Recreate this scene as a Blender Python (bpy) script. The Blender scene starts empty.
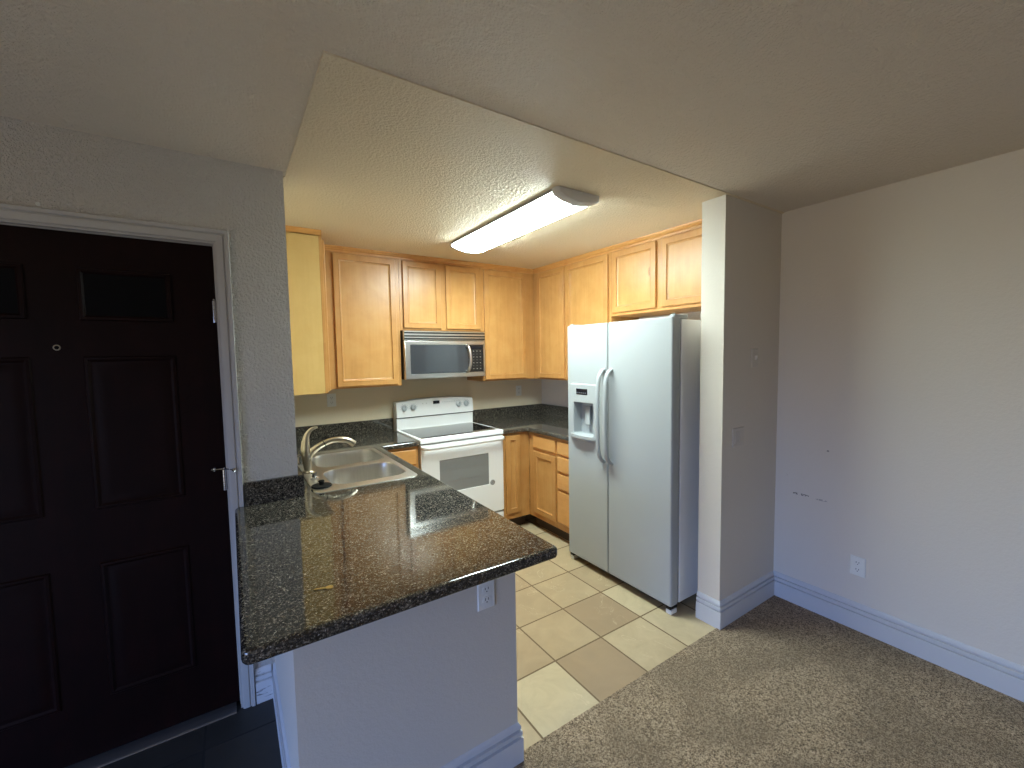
import bpy, bmesh, math, random
from mathutils import Vector, Matrix
random.seed(7)
C = bpy.context.scene.collection
SC = bpy.context.scene
PI = math.pi

# ------------------------------------------------------------------ camera
F = Vector((0.5495847, 0.8328732, -0.0654138))
R = Vector((0.8339482, -0.5515944, -0.0165556))
U = Vector((0.0498706, 0.0454530, 0.9977209))
cd = bpy.data.cameras.new('camera'); cam = bpy.data.objects.new('camera', cd); C.objects.link(cam)
cam.matrix_world = Matrix(((R.x, U.x, -F.x, 0), (R.y, U.y, -F.y, 0), (R.z, U.z, -F.z, 1.5636), (0, 0, 0, 1)))
cd.sensor_fit = 'HORIZONTAL'; cd.sensor_width = 36.0; cd.lens = 36.0 * 427.94 / 1024.0
cd.clip_start = 0.02
SC.camera = cam

# ------------------------------------------------------------------ look and light
SC.view_settings.view_transform = 'Standard'
SC.view_settings.look = 'None'
SC.view_settings.exposure = 0.0
SC.view_settings.gamma = 1.0
SC.view_settings.use_curve_mapping = False
FIXTURE = 65.0        # fluorescent lens emission
SKY = 15.0            # daylight through the living-room window

world = bpy.data.worlds.new('daylight'); SC.world = world; world.use_nodes = True
wn = world.node_tree; wn.nodes.clear()
wo = wn.nodes.new('ShaderNodeOutputWorld'); wb = wn.nodes.new('ShaderNodeBackground')
wt = wn.nodes.new('ShaderNodeTexCoord'); ws = wn.nodes.new('ShaderNodeSeparateXYZ'); wr = wn.nodes.new('ShaderNodeValToRGB')
wr.color_ramp.elements[0].position = 0.0; wr.color_ramp.elements[0].color = (0.19, 0.165, 0.125, 1)
wr.color_ramp.elements[1].position = 1.0; wr.color_ramp.elements[1].color = (0.20, 0.40, 1.0, 1)
e = wr.color_ramp.elements.new(0.48); e.color = (0.19, 0.165, 0.13, 1)
e = wr.color_ramp.elements.new(0.56); e.color = (0.27, 0.46, 1.0, 1)
wm = wn.nodes.new('ShaderNodeMath'); wm.operation = 'MULTIPLY_ADD'; wm.inputs[1].default_value = 0.5; wm.inputs[2].default_value = 0.5
wn.links.new(wt.outputs['Generated'], ws.inputs[0]); wn.links.new(ws.outputs['Z'], wm.inputs[0]); wn.links.new(wm.outputs[0], wr.inputs[0])
wn.links.new(wr.outputs[0], wb.inputs['Color']); wb.inputs['Strength'].default_value = SKY
wn.links.new(wb.outputs[0], wo.inputs['Surface'])

WIN_Y0, WIN_Y1, WIN_Z0, WIN_Z1, WIN_X = -1.7, 0.6, 0.08, 2.06, -3.2
pd = bpy.data.lights.new('window_portal', 'AREA'); pd.shape = 'RECTANGLE'; pd.size = WIN_Z1 - WIN_Z0; pd.size_y = WIN_Y1 - WIN_Y0
pd.cycles.is_portal = True
po = bpy.data.objects.new('window_portal', pd); C.objects.link(po)
po.location = (WIN_X - 0.13, (WIN_Y0 + WIN_Y1) / 2, (WIN_Z0 + WIN_Z1) / 2); po.rotation_euler = (0, -PI / 2, 0)

# ------------------------------------------------------------------ materials
def lin(c):
    r = []
    for v in c:
        v /= 255.0
        r.append(v / 12.92 if v <= 0.04045 else ((v + 0.055) / 1.055) ** 2.4)
    return (r[0], r[1], r[2], 1)

class NT:
    def __init__(s, name):
        s.m = bpy.data.materials.new(name); s.m.use_nodes = True
        s.t = s.m.node_tree; s.t.nodes.clear()
        s.out = s.n('ShaderNodeOutputMaterial'); s.b = s.n('ShaderNodeBsdfPrincipled')
        s.l(s.b.outputs[0], s.out.inputs['Surface'])
        s.tc = None
    def n(s, k, **kw):
        nd = s.t.nodes.new(k)
        for a, v in kw.items(): setattr(nd, a, v)
        return nd
    def l(s, a, b): s.t.links.new(a, b)
    def coord(s):
        if not s.tc: s.tc = s.n('ShaderNodeTexCoord')
        return s.tc.outputs['Object']
    def mapping(s, scale=(1, 1, 1), loc=(0, 0, 0), rot=(0, 0, 0)):
        mp = s.n('ShaderNodeMapping'); s.l(s.coord(), mp.inputs[0])
        mp.inputs['Scale'].default_value = scale; mp.inputs['Location'].default_value = loc; mp.inputs['Rotation'].default_value = rot
        return mp.outputs[0]
    def noise(s, vec, scale, detail=4, rough=0.5, dist=0.0):
        nd = s.n('ShaderNodeTexNoise'); s.l(vec, nd.inputs['Vector'])
        nd.inputs['Scale'].default_value = scale; nd.inputs['Detail'].default_value = detail
        nd.inputs['Roughness'].default_value = rough; nd.inputs['Distortion'].default_value = dist
        return nd.outputs[0]
    def voronoi(s, vec, scale, feature='F1', out='Distance'):
        nd = s.n('ShaderNodeTexVoronoi', feature=feature); s.l(vec, nd.inputs['Vector']); nd.inputs['Scale'].default_value = scale
        return nd.outputs[out]
    def ramp(s, fac, stops, interp='LINEAR'):
        nd = s.n('ShaderNodeValToRGB'); s.l(fac, nd.inputs[0]); cr = nd.color_ramp; cr.interpolation = interp
        cr.elements[0].position = stops[0][0]; cr.elements[0].color = stops[0][1]
        cr.elements[1].position = stops[-1][0]; cr.elements[1].color = stops[-1][1]
        for p, c in stops[1:-1]:
            el = cr.elements.new(p); el.color = c
        return nd.outputs[0]
    def mix(s, fac, a, b, blend='MIX'):
        nd = s.n('ShaderNodeMix', data_type='RGBA', blend_type=blend)
        for i, v in ((0, fac), (6, a), (7, b)):
            if hasattr(v, 'links') or hasattr(v, 'is_output'): s.l(v, nd.inputs[i])
            else: nd.inputs[i].default_value = v
        return nd.outputs[2]
    def math(s, op, a, b=None, c=None):
        nd = s.n('ShaderNodeMath', operation=op)
        for i, v in enumerate((a, b, c)):
            if v is None: continue
            if hasattr(v, 'is_output'): s.l(v, nd.inputs[i])
            else: nd.inputs[i].default_value = v
        return nd.outputs[0]
    def bump(s, h, strength=0.3, dist=0.002):
        nd = s.n('ShaderNodeBump'); s.l(h, nd.inputs['Height']); nd.inputs['Strength'].default_value = strength
        nd.inputs['Distance'].default_value = dist; s.l(nd.outputs[0], s.b.inputs['Normal'])
    def set(s, **kw):
        for k, v in kw.items():
            i = s.b.inputs[k.replace('_', ' ')]
            if hasattr(v, 'is_output'): s.l(v, i)
            else: i.default_value = v
        return s

def plain(name, rgb, rough=0.5, metal=0.0, spec=0.5, vary=0.05, coat=0.0):
    t = NT(name); c = lin(rgb)
    f = t.noise(t.coord(), 14.0, 3)
    d = tuple(x * (1 - vary) for x in c[:3]) + (1,)
    t.set(Base_Color=t.mix(f, d, c), Roughness=rough, Metallic=metal, Specular_IOR_Level=spec, Coat_Weight=coat)
    return t.m

def wall_paint(name, rgb, strength=0.35, marks=None, scale=1.0):
    t = NT(name); c = lin(rgb)
    base = t.mix(t.noise(t.coord(), 1.7, 3), tuple(x * 0.95 for x in c[:3]) + (1,), c)
    if marks:
        for (mx, my, mz, rx, ry, rz, dark) in marks:
            mp = t.mapping((1 / rx, 1 / ry, 1 / rz), (-mx / rx, -my / ry, -mz / rz))
            g = t.n('ShaderNodeVectorMath', operation='LENGTH'); t.l(mp, g.inputs[0])
            n = t.noise(t.coord(), 90.0, 3)
            k = t.math('MULTIPLY', t.math('LESS_THAN', g.outputs['Value'], 1.0), t.math('GREATER_THAN', n, 0.46))
            base = t.mix(t.math('MULTIPLY', k, dark), base, lin((70, 62, 56)))
    t.set(Base_Color=base, Roughness=0.62, Specular_IOR_Level=0.3)
    h = t.math('ADD', t.noise(t.coord(), 75.0 * scale, 3, 0.55), t.math('MULTIPLY', t.noise(t.coord(), 190.0 * scale, 2), 0.5))
    t.bump(t.ramp(h, [(0.55, (0, 0, 0, 1)), (0.95, (1, 1, 1, 1))]), strength, 0.008)
    return t.m

def wood(name, a, b, c, rough=0.33, axis='Z', knots=False, spec=0.45):
    t = NT(name)
    sc = {'Z': (26, 26, 1.6), 'X': (1.6, 26, 26), 'Y': (26, 1.6, 26)}[axis]
    oi = t.n('ShaderNodeObjectInfo')
    mp = t.mapping(sc)
    ad = t.n('ShaderNodeVectorMath', operation='ADD'); t.l(mp, ad.inputs[0])
    rv = t.n('ShaderNodeCombineXYZ'); mm = t.math('MULTIPLY', oi.outputs['Random'], 60.0)
    t.l(mm, rv.inputs[0]); t.l(mm, rv.inputs[2]); t.l(rv.outputs[0], ad.inputs[1])
    g = t.noise(ad.outputs[0], 1.0, 5, 0.6, 0.4)
    big = t.noise(ad.outputs[0], 0.16, 3, 0.5, 0.8)
    fine = t.noise(t.mapping((7, 7, 7)), 1.0, 4, 0.6, 0.3)
    gm = t.math('ADD', t.math('MULTIPLY', g, 0.45), t.math('MULTIPLY', fine, 0.55))
    col = t.ramp(gm, [(0.3, lin(a)), (0.52, lin(b)), (0.75, lin(c))])
    col = t.mix(t.math('MULTIPLY', big, 0.30), col, lin(a))
    if knots:
        kv = t.n('ShaderNodeVectorMath', operation='ADD'); t.l(t.mapping((1, 1, 0.45)), kv.inputs[0]); t.l(rv.outputs[0], kv.inputs[1])
        k = t.voronoi(kv.outputs[0], 6.0)
        col = t.mix(t.ramp(k, [(0.06, (0.75, 0.75, 0.75, 1)), (0.11, (0, 0, 0, 1))]), col, lin((140, 88, 40)))
    t.set(Base_Color=col, Roughness=rough, Specular_IOR_Level=spec)
    t.bump(g, 0.05, 0.001)
    return t.m

M = {}
M['wall'] = wall_paint('wall_paint', (216, 208, 194), 0.10)
M['wall_kitchen'] = wall_paint('kitchen_wall_paint', (232, 217, 188), 0.12)
M['wall_right'] = wall_paint('wall_paint_scuffed', (225, 217, 204), 0.10, marks=[(2.862, 1.17, 0.694, 0.03, 0.05, 0.006, 0.8), (2.862, 1.06, 0.688, 0.03, 0.03, 0.005, 0.4), (2.862, 1.035, 0.985, 0.03, 0.006, 0.005, 0.6), (2.862, 1.25, 0.80, 0.03, 0.005, 0.005, 0.5)])
M['wall_entry'] = wall_paint('wall_paint_heavy_texture', (216, 209, 199), 1.0, scale=1.3)
M['ceiling'] = wall_paint('ceiling_paint', (230, 219, 203), 0.65, scale=0.9)
M['ceiling_k'] = wall_paint('kitchen_ceiling_paint', (230, 214, 185), 0.45, scale=1.0)
M['trim'] = plain('white_trim_paint', (206, 206, 206), 0.55, vary=0.04)
M['trim_door'] = plain('door_trim_paint', (184, 181, 176), 0.6, vary=0.04)
M['plate'] = plain('painted_plate', (208, 201, 189), 0.5)
t = NT('scuffed_trim_paint'); sc_ = t.noise(t.mapping((6, 6, 26)), 2.2, 4, 0.6)
t.set(Base_Color=t.mix(t.ramp(sc_, [(0.56, (0, 0, 0, 1)), (0.66, (1, 1, 1, 1))]), lin((212, 212, 212)), lin((60, 58, 56))), Roughness=0.45); M['trim_dirty'] = t.m
M['maple'] = wood('maple', (176, 123, 66), (193, 142, 82), (203, 157, 97))
M['maple_panel'] = wood('maple_panel', (180, 129, 70), (197, 147, 86), (205, 162, 102), knots=False)
M['maple_knotty'] = wood('maple_panel_knotty', (180, 129, 70), (197, 147, 86), (205, 162, 102), knots=True)
M['maple_h'] = wood('maple_horizontal', (196, 138, 74), (212, 156, 90), (222, 172, 106), axis='Y')
M['maple_x'] = wood('maple_horizontal_back', (196, 138, 74), (212, 156, 90), (222, 172, 106), axis='X')
M['birch'] = wood('birch_side_panel', (196, 160, 96), (206, 172, 108), (212, 180, 118), rough=0.45)
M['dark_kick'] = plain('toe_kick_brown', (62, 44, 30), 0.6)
M['mahogany'] = wood('mahogany', (16, 5, 4), (24, 8, 6), (34, 11, 9), rough=0.5, spec=0.12)
M['dark_glass'] = plain('dark_lite_glass', (4, 5, 8), 0.3, spec=0.12)
M['white_enamel'] = plain('white_enamel', (244, 244, 242), 0.24, vary=0.015)
M['white_plastic'] = plain('white_plastic', (232, 232, 226), 0.35, vary=0.02)
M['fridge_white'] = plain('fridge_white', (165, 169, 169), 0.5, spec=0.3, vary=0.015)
M['grey_gasket'] = plain('grey_gasket', (120, 122, 124), 0.6)
M['black_plastic'] = plain('black_plastic', (16, 16, 18), 0.35)
M['black_glass'] = plain('black_ceramic_glass', (10, 10, 12), 0.05, coat=0.5)
M['oven_glass'] = plain('grey_oven_glass', (138, 138, 136), 0.16)
M['mw_glass'] = plain('microwave_glass', (58, 60, 64), 0.10, coat=0.6)
M['display'] = plain('black_display', (18, 20, 30), 0.15)
M['mark'] = plain('pale_print', (205, 205, 200), 0.5)
M['knob_grey'] = plain('knob_plastic', (196, 200, 202), 0.4)
M['badge'] = plain('grey_badge', (135, 130, 128), 0.35, metal=0.5)
t = NT('brushed_steel'); nz = t.noise(t.mapping((2, 2, 160)), 3.0, 3)
t.set(Base_Color=t.mix(nz, lin((196, 192, 186)), lin((224, 221, 216))), Metallic=1.0, Roughness=0.30); M['steel'] = t.m
t = NT('sink_steel'); nz = t.noise(t.mapping((90, 3, 3)), 3.0, 3)
t.set(Base_Color=t.mix(nz, lin((206, 202, 195)), lin((228, 225, 219))), Metallic=1.0, Roughness=0.33); M['sink'] = t.m
M['nickel'] = plain('brushed_nickel', (188, 178, 158), 0.30, metal=1.0)
M['chrome'] = plain('chrome', (210, 210, 210), 0.12, metal=1.0)
M['brass'] = plain('brass', (214, 184, 112), 0.35, metal=0.8)
M['rubber'] = plain('black_rubber', (10, 10, 10), 0.7, spec=0.2)
M['alu'] = plain('aluminium_threshold', (150, 150, 150), 0.4, metal=0.9)
M['rail_grey'] = plain('rail_grey_plastic', (150, 150, 150), 0.6)
M['cap_grey'] = plain('fixture_end_cap_plastic', (206, 204, 200), 0.5)

# granite
t = NT('dark_granite'); co = t.coord()
v1 = t.voronoi(co, 340.0, out='Color'); sp = t.n('ShaderNodeSeparateColor'); t.l(v1, sp.inputs[0])
v2 = t.voronoi(co, 190.0, out='Color'); s2 = t.n('ShaderNodeSeparateColor'); t.l(v2, s2.inputs[0])
k = t.math('ADD', t.math('MULTIPLY', sp.outputs[0], 0.62), t.math('MULTIPLY', s2.outputs[0], 0.38))
col = t.ramp(k, [(0.0, lin((16, 15, 14))), (0.28, lin((36, 34, 31))), (0.46, lin((66, 62, 55))), (0.62, lin((96, 90, 79))), (0.76, lin((128, 120, 106))), (0.92, lin((170, 162, 148)))], 'CONSTANT')
n2 = t.noise(co, 90.0, 4, 0.6)
col = t.mix(t.ramp(n2, [(0.48, (0, 0, 0, 1)), (0.66, (0.5, 0.5, 0.5, 1))]), col, lin((26, 24, 22)))
t.set(Base_Color=col, Roughness=0.06, IOR=1.6, Specular_IOR_Level=0.62); M['granite'] = t.m

# kitchen tile floor
def tile_mat(name, size, ox, oy, cols, grout, rough, gw=0.0045, veins=True):
    t = NT(name); co = t.coord(); sp = t.n('ShaderNodeSeparateXYZ'); t.l(co, sp.inputs[0])
    ux = t.math('DIVIDE', t.math('SUBTRACT', sp.outputs[0], ox), size); uy = t.math('DIVIDE', t.math('SUBTRACT', sp.outputs[1], oy), size)
    fx = t.math('FLOOR', ux); fy = t.math('FLOOR', uy)
    dx = t.math('PINGPONG', ux, 0.5); dy = t.math('PINGPONG', uy, 0.5)
    g = t.math('LESS_THAN', t.math('MINIMUM', dx, dy), gw / size)
    cv = t.n('ShaderNodeCombineXYZ'); t.l(fx, cv.inputs[0]); t.l(fy, cv.inputs[1])
    sv = t.math('FRACT', t.math('MULTIPLY', t.math('SINE', t.math('ADD', t.math('ADD', t.math('MULTIPLY', fx, 0.584), t.math('MULTIPLY', fy, 1.96)), 4.395)), 7.31))
    w = t.n('ShaderNodeTexWhiteNoise', noise_dimensions='2D'); t.l(cv.outputs[0], w.inputs['Vector'])
    c = t.ramp(sv, [(i / (len(cols) - 1), lin(k)) for i, k in enumerate(cols)])
    ad = t.n('ShaderNodeVectorMath', operation='ADD'); t.l(co, ad.inputs[0]); t.l(w.outputs['Color'], ad.inputs[1])
    n = t.noise(ad.outputs[0], 7.0, 6, 0.65, 0.6)
    c = t.mix(t.ramp(n, [(0.35, (0, 0, 0, 1)), (0.75, (0.35, 0.35, 0.35, 1))]), c, tuple(x * 0.62 for x in lin(cols[0])[:3]) + (1,))
    if veins:
        vv = t.noise(ad.outputs[0], 4.0, 3, 0.5, 2.2)
        vm = t.math('LESS_THAN', t.math('ABSOLUTE', t.math('SUBTRACT', vv, 0.36)), 0.006)
        c = t.mix(t.math('MULTIPLY', vm, 0.22), c, lin((232, 214, 178)))
    c = t.mix(g, c, lin(grout))
    t.set(Base_Color=c, Roughness=t.mix(g, (rough,) * 3 + (1,), (0.8, 0.8, 0.8, 1)), Specular_IOR_Level=0.45)
    t.bump(t.math('SUBTRACT', 1.0, g), 0.4, 0.002)
    return t.m
M['tile'] = tile_mat('beige_stone_tile', 0.325, 1.645, 1.640, [(160, 136, 106), (170, 147, 115), (184, 163, 128), (198, 181, 147)], (112, 92, 66), 0.34)
M['slate'] = tile_mat('dark_entry_tile', 0.46, -0.16, 2.05, [(50, 49, 46), (56, 54, 50), (62, 59, 54)], (36, 35, 33), 0.5, veins=False)

# carpet
t = NT('brown_carpet_pile'); co = t.coord()
f1 = t.noise(co, 210.0, 2, 0.7); f2 = t.noise(co, 110.0, 3, 0.7); f3 = t.noise(co, 3.2, 4, 0.6, 0.5)
h = t.math('ADD', t.math('MULTIPLY', f1, 0.5), t.math('MULTIPLY', f2, 0.5))
c = t.ramp(h, [(0.40, lin((62, 48, 34))), (0.48, lin((146, 124, 97))), (0.60, lin((214, 190, 160)))])
c = t.mix(t.ramp(f3, [(0.40, (0.45, 0.45, 0.45, 1)), (0.60, (0, 0, 0, 1))]), c, lin((112, 96, 75)))
t.set(Base_Color=c, Roughness=0.95, Specular_IOR_Level=0.1, Sheen_Weight=0.15); t.bump(h, 1.0, 0.014); M['carpet'] = t.m

# glowing lens
t = NT('fluorescent_lens'); t.set(Base_Color=(0.9, 0.9, 0.88, 1), Roughness=0.4, Emission_Color=(0.83, 1.0, 1.0, 1), Emission_Strength=FIXTURE); M['lens'] = t.m

# ------------------------------------------------------------------ mesh helpers
OFF = {}
def BM(): return bmesh.new()
def box(bm, x0, x1, y0, y1, z0, z1, bev=0.0, seg=2):
    b2 = bmesh.new() if bev else bm
    vs = [b2.verts.new(p) for p in ((x0, y0, z0), (x1, y0, z0), (x1, y1, z0), (x0, y1, z0), (x0, y0, z1), (x1, y0, z1), (x1, y1, z1), (x0, y1, z1))]
    for f in ((0, 3, 2, 1), (4, 5, 6, 7), (0, 1, 5, 4), (1, 2, 6, 5), (2, 3, 7, 6), (3, 0, 4, 7)): b2.faces.new([vs[i] for i in f])
    if bev:
        bmesh.ops.bevel(b2, geom=list(b2.edges), offset=bev, segments=seg, profile=0.5, affect='EDGES')
        me = bpy.data.meshes.new('tmp'); b2.to_mesh(me); b2.free(); bm.from_mesh(me); bpy.data.meshes.remove(me)
    return bm
def prism(bm, pts, a0, a1, fn):
    """extrude a 2D polygon between a0 and a1; fn(u, v, a) -> point"""
    n = len(pts)
    A = [bm.verts.new(fn(u, v, a0)) for u, v in pts]; B = [bm.verts.new(fn(u, v, a1)) for u, v in pts]
    bm.faces.new(A[::-1]); bm.faces.new(B)
    for i in range(n):
        j = (i + 1) % n; bm.faces.new((A[i], A[j], B[j], B[i]))
    return bm
XY = lambda u, v, a: (u, v, a)
XZ = lambda u, v, a: (u, a, v)
YZ = lambda u, v, a: (a, u, v)
def loft(bm, rings, cap0=True, cap1=True, closed=True):
    vs = [[bm.verts.new(p) for p in r] for r in rings]
    n = len(rings[0])
    for a, b in zip(vs, vs[1:]):
        for i in range(n if closed else n - 1):
            j = (i + 1) % n; bm.faces.new((a[i], a[j], b[j], b[i]))
    if cap0: bm.faces.new(vs[0][::-1])
    if cap1: bm.faces.new(vs[-1])
    return vs
def tube(bm, pts, rad, n=12, cap=True, sec=None):
    pts = [Vector(p) for p in pts]
    if not isinstance(rad, (list, tuple)): rad = [rad] * len(pts)
    rings = []; up = None
    for i, p in enumerate(pts):
        d = (pts[min(i + 1, len(pts) - 1)] - pts[max(i - 1, 0)]).normalized()
        if up is None:
            up = Vector((0, 0, 1)) if abs(d.z) < 0.9 else Vector((0, 1, 0))
        s = d.cross(up).normalized(); up = s.cross(d).normalized()
        a, b = sec if sec else (1, 1)
        rings.append([p + (s * math.cos(2 * PI * k / n) * a + up * math.sin(2 * PI * k / n) * b) * rad[i] for k in range(n)])
    loft(bm, rings, cap, cap)
def smooth_path(pts, k=6):
    P = [Vector(p) for p in pts]; out = []
    Q = [P[0] * 2 - P[1]] + P + [P[-1] * 2 - P[-2]]
    for i in range(1, len(Q) - 2):
        for s in range(k):
            t_ = s / k; a, b, c, d = Q[i - 1], Q[i], Q[i + 1], Q[i + 2]
            out.append(0.5 * ((2 * b) + (c - a) * t_ + (2 * a - 5 * b + 4 * c - d) * t_ ** 2 + (-a + 3 * b - 3 * c + d) * t_ ** 3))
    out.append(P[-1]); return out
def lathe(bm, prof, origin, axis=(0, 0, 1), n=24):
    """prof: list of (radius, distance along axis)"""
    ax = Vector(axis).normalized(); o = Vector(origin)
    s = ax.cross(Vector((0, 0, 1)) if abs(ax.z) < 0.9 else Vector((1, 0, 0))).normalized(); q = ax.cross(s)
    rings = [[o + ax * h + (s * math.cos(2 * PI * k / n) + q * math.sin(2 * PI * k / n)) * max(r, 1e-5) for k in range(n)] for r, h in prof]
    loft(bm, rings, prof[0][0] > 1e-4, prof[-1][0] > 1e-4)
    return bm
def rrect(u0, u1, v0, v1, r, n=6):
    pts = []
    for cu, cv, a0 in ((u1 - r, v1 - r, 0), (u0 + r, v1 - r, 90), (u0 + r, v0 + r, 180), (u1 - r, v0 + r, 270)):
        for k in range(n + 1):
            a = math.radians(a0 + 90 * k / n); pts.append((cu + r * math.cos(a), cv + r * math.sin(a)))
    return pts
def rounded(poly, radii, n=6):
    out = []; m = len(poly)
    for i in range(m):
        p = Vector(poly[i]); a = Vector(poly[i - 1]); b = Vector(poly[(i + 1) % m]); r = radii[i]
        if r <= 0: out.append(tuple(p)); continue
        d1 = (a - p).normalized(); d2 = (b - p).normalized()
        ang = d1.angle(d2); tl = r / math.tan(ang / 2); c = p + (d1 + d2).normalized() * (r / math.sin(ang / 2))
        s = p + d1 * tl - c; e_ = p + d2 * tl - c
        a0 = math.atan2(s.y, s.x); a1 = math.atan2(e_.y, e_.x); da = (a1 - a0 + PI) % (2 * PI) - PI
        for k in range(n + 1):
            aa = a0 + da * k / n; out.append((c.x + r * math.cos(aa), c.y + r * math.sin(aa)))
    return out
def sweep(bm, path, prof, fn):
    """sweep profile [(offset to the left of the path, level)] with mitred corners; fn(u, v, level)"""
    P = [Vector(p) for p in path]; rings = []
    for i, p in enumerate(P):
        ns = []
        if i > 0: d = (p - P[i - 1]).normalized(); ns.append(Vector((-d.y, d.x)))
        if i < len(P) - 1: d = (P[i + 1] - p).normalized(); ns.append(Vector((-d.y, d.x)))
        nn = ns[0] if len(ns) == 1 else (ns[0] + ns[1]) / (1 + ns[0].dot(ns[1]))
        rings.append([fn(p.x + nn.x * o, p.y + nn.y * o, l) for o, l in prof])
    loft(bm, rings)
def sharpen(bm, ang=35):
    bm.normal_update(); lim = math.radians(ang)
    for f in bm.faces: f.smooth = True
    for e_ in bm.edges:
        if len(e_.link_faces) == 2 and e_.calc_face_angle(0) > lim: e_.smooth = False
def obj(name, bm, mat, parent=None, origin=None, ang=35):
    bmesh.ops.recalc_face_normals(bm, faces=list(bm.faces)); sharpen(bm, ang)
    me = bpy.data.meshes.new(name)
    o = bpy.data.objects.new(name, me)
    if parent is not None: off = OFF[parent.name]
    elif origin is not None: off = Vector(origin)
    else:
        xs = [v.co for v in bm.verts]
        off = Vector(((min(v.x for v in xs) + max(v.x for v in xs)) / 2, (min(v.y for v in xs) + max(v.y for v in xs)) / 2, min(v.z for v in xs)))
    for v in bm.verts: v.co -= off
    bm.to_mesh(me); bm.free()
    mats = mat if isinstance(mat, (list, tuple)) else [mat]
    for k in mats: me.materials.append(M[k])
    C.objects.link(o)
    wn_ = o.modifiers.new('weighted_normals', 'WEIGHTED_NORMAL'); wn_.keep_sharp = True; wn_.weight = 80
    if parent is None: o.location = off
    else: o.parent = parent
    OFF[o.name] = off
    return o
def tag(o, label, cat, group=None):
    o['label'] = label; o['category'] = cat
    if group: o['group'] = group
    return o
def thing(name, label, cat, loc, group=None):
    o = bpy.data.objects.new(name, None); C.objects.link(o); o.location = loc; o.empty_display_size = 0.05
    OFF[o.name] = Vector(loc); return tag(o, label, cat, group)
def struct(name, bm, mat, label=None, cat=None, origin=(0, 0, 0)):
    o = obj(name, bm, mat, None, origin); o['kind'] = 'structure'
    if label: o['label'] = label
    o['category'] = cat or name.split('_')[0]
    return o
def pl(o, text): o['label'] = text; return o

# ------------------------------------------------------------------ key dimensions (metres)
XC, YD = 0.245, 2.212          # end of the entry wall / its face
XP, XPR, YP = 0.110, 0.858, 1.300   # low peninsula wall
XS, YS, YSB = 2.250, 1.314, 1.450   # stub wall by the refrigerator
XR, YB = 2.862, 3.747          # right wall, kitchen back wall
HL, HK = 2.407, 2.402          # living and kitchen ceilings
HC = 0.923                     # worktop
XW, YF = -3.2, -3.6            # far living-room walls behind the camera

# ------------------------------------------------------------------ setting
bm = BM(); box(bm, 0.11, XR, YS + 0.006, YB, -0.05, 0.0)
struct('floor', bm, 'tile', 'beige stone tile kitchen floor')
bm = BM(); box(bm, XW, XR, YF, 1.02, -0.05, 0.004); box(bm, 0.11, XR, 1.02, YS + 0.006, -0.05, 0.004)
struct('floor_carpet', bm, 'carpet', 'brown cut pile carpet in the living area', 'floor')
bm = BM(); box(bm, XW, 0.11, 1.02, YD + 0.14, -0.05, 0.0)
struct('floor_entry', bm, 'slate', 'dark tile floor inside the front door', 'floor')

bm = BM(); prism(bm, [(XW, YF), (XR, YF), (XR, YS + 0.02), (0.300, YS + 0.02), (0.300, YD + 0.05), (XW, YD + 0.05)], HL, HL + 0.14, XY)
struct('ceiling', bm, 'ceiling', 'textured grey living room ceiling')
bm = BM(); prism(bm, [(0.258, 1.302), (XR + .1, 1.302), (XR + .1, YB + .1), (.10, YB + .1), (.10, YD + .06), (.258, YD + .06)], HK, HK + 0.10, XY)
struct('ceiling_kitchen', bm, 'ceiling_k', 'textured cream kitchen ceiling', 'ceiling')

DX0, DX1, DZ = -1.030, -0.021, 2.062
bm = BM(); prism(bm, [(XW, 0), (DX0, 0), (DX0, DZ), (DX1, DZ), (DX1, 0), (XC, 0), (XC, HL + 0.01), (XW, HL + 0.01)], YD, YD + 0.135, XZ)
struct('wall_entry', bm, 'wall_entry', 'heavily textured wall around the front door')
bm = BM(); box(bm, XP, XC, YD + 0.135, YB, 0, HL + 0.01)
struct('wall_left', bm, 'wall_kitchen')
bm = BM(); box(bm, XP, XR + 0.13, YB, YB + 0.13, 0, HL + 0.01)
struct('wall_back', bm, 'wall_kitchen')
bm = BM(); box(bm, XR, XR + 0.13, YF, YB, 0, HL + 0.01)
struct('wall_right', bm, 'wall_right')
bm = BM(); box(bm, XS, XR, YS, YSB, 0, HL + 0.01)
struct('wall_stub', bm, 'wall', 'stub wall beside the refrigerator')
bm = BM(); prism(bm, [(XPR, YP), (XPR, YP + 0.12), (XC, YP + 0.12), (XC, YD), (XP, YD), (XP, YP)], 0, HC - 0.040, XY)
struct('wall_peninsula', bm, 'wall', 'low wall under the granite peninsula')
bm = BM(); box(bm, XW, XR + 0.13, YF - 0.13, YF, 0, HL + 0.1)
struct('wall_front', bm, 'wall')
bm = BM(); prism(bm, [(YF, 0), (WIN_Y0, 0), (WIN_Y0, WIN_Z0), (WIN_Y0, WIN_Z1), (WIN_Y1, WIN_Z1), (WIN_Y1, WIN_Z0), (WIN_Y0 + 1e-3, WIN_Z0), (WIN_Y0 + 1e-3, 0), (YD + 0.135, 0), (YD + 0.135, HL + 0.1), (YF, HL + 0.1)], XW - 0.13, XW, YZ)
struct('wall_window', bm, 'wall')
w = bpy.data.objects.new('window_1', None); C.objects.link(w); w['kind'] = 'structure'; w['category'] = 'window'; w['label'] = 'sliding glass door frame behind the viewer'
w.location = (XW - 0.06, WIN_Y0, WIN_Z0); OFF['window_1'] = Vector(w.location)
bm = BM(); ym = (WIN_Y0 + WIN_Y1) / 2
for a, b, c_, d in ((WIN_Y0, WIN_Y0 + .05, WIN_Z0, WIN_Z1), (WIN_Y1 - .05, WIN_Y1, WIN_Z0, WIN_Z1), (ym - .03, ym + .03, WIN_Z0, WIN_Z1)):
    box(bm, XW - .09, XW - .03, a, b, c_, d)
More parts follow.
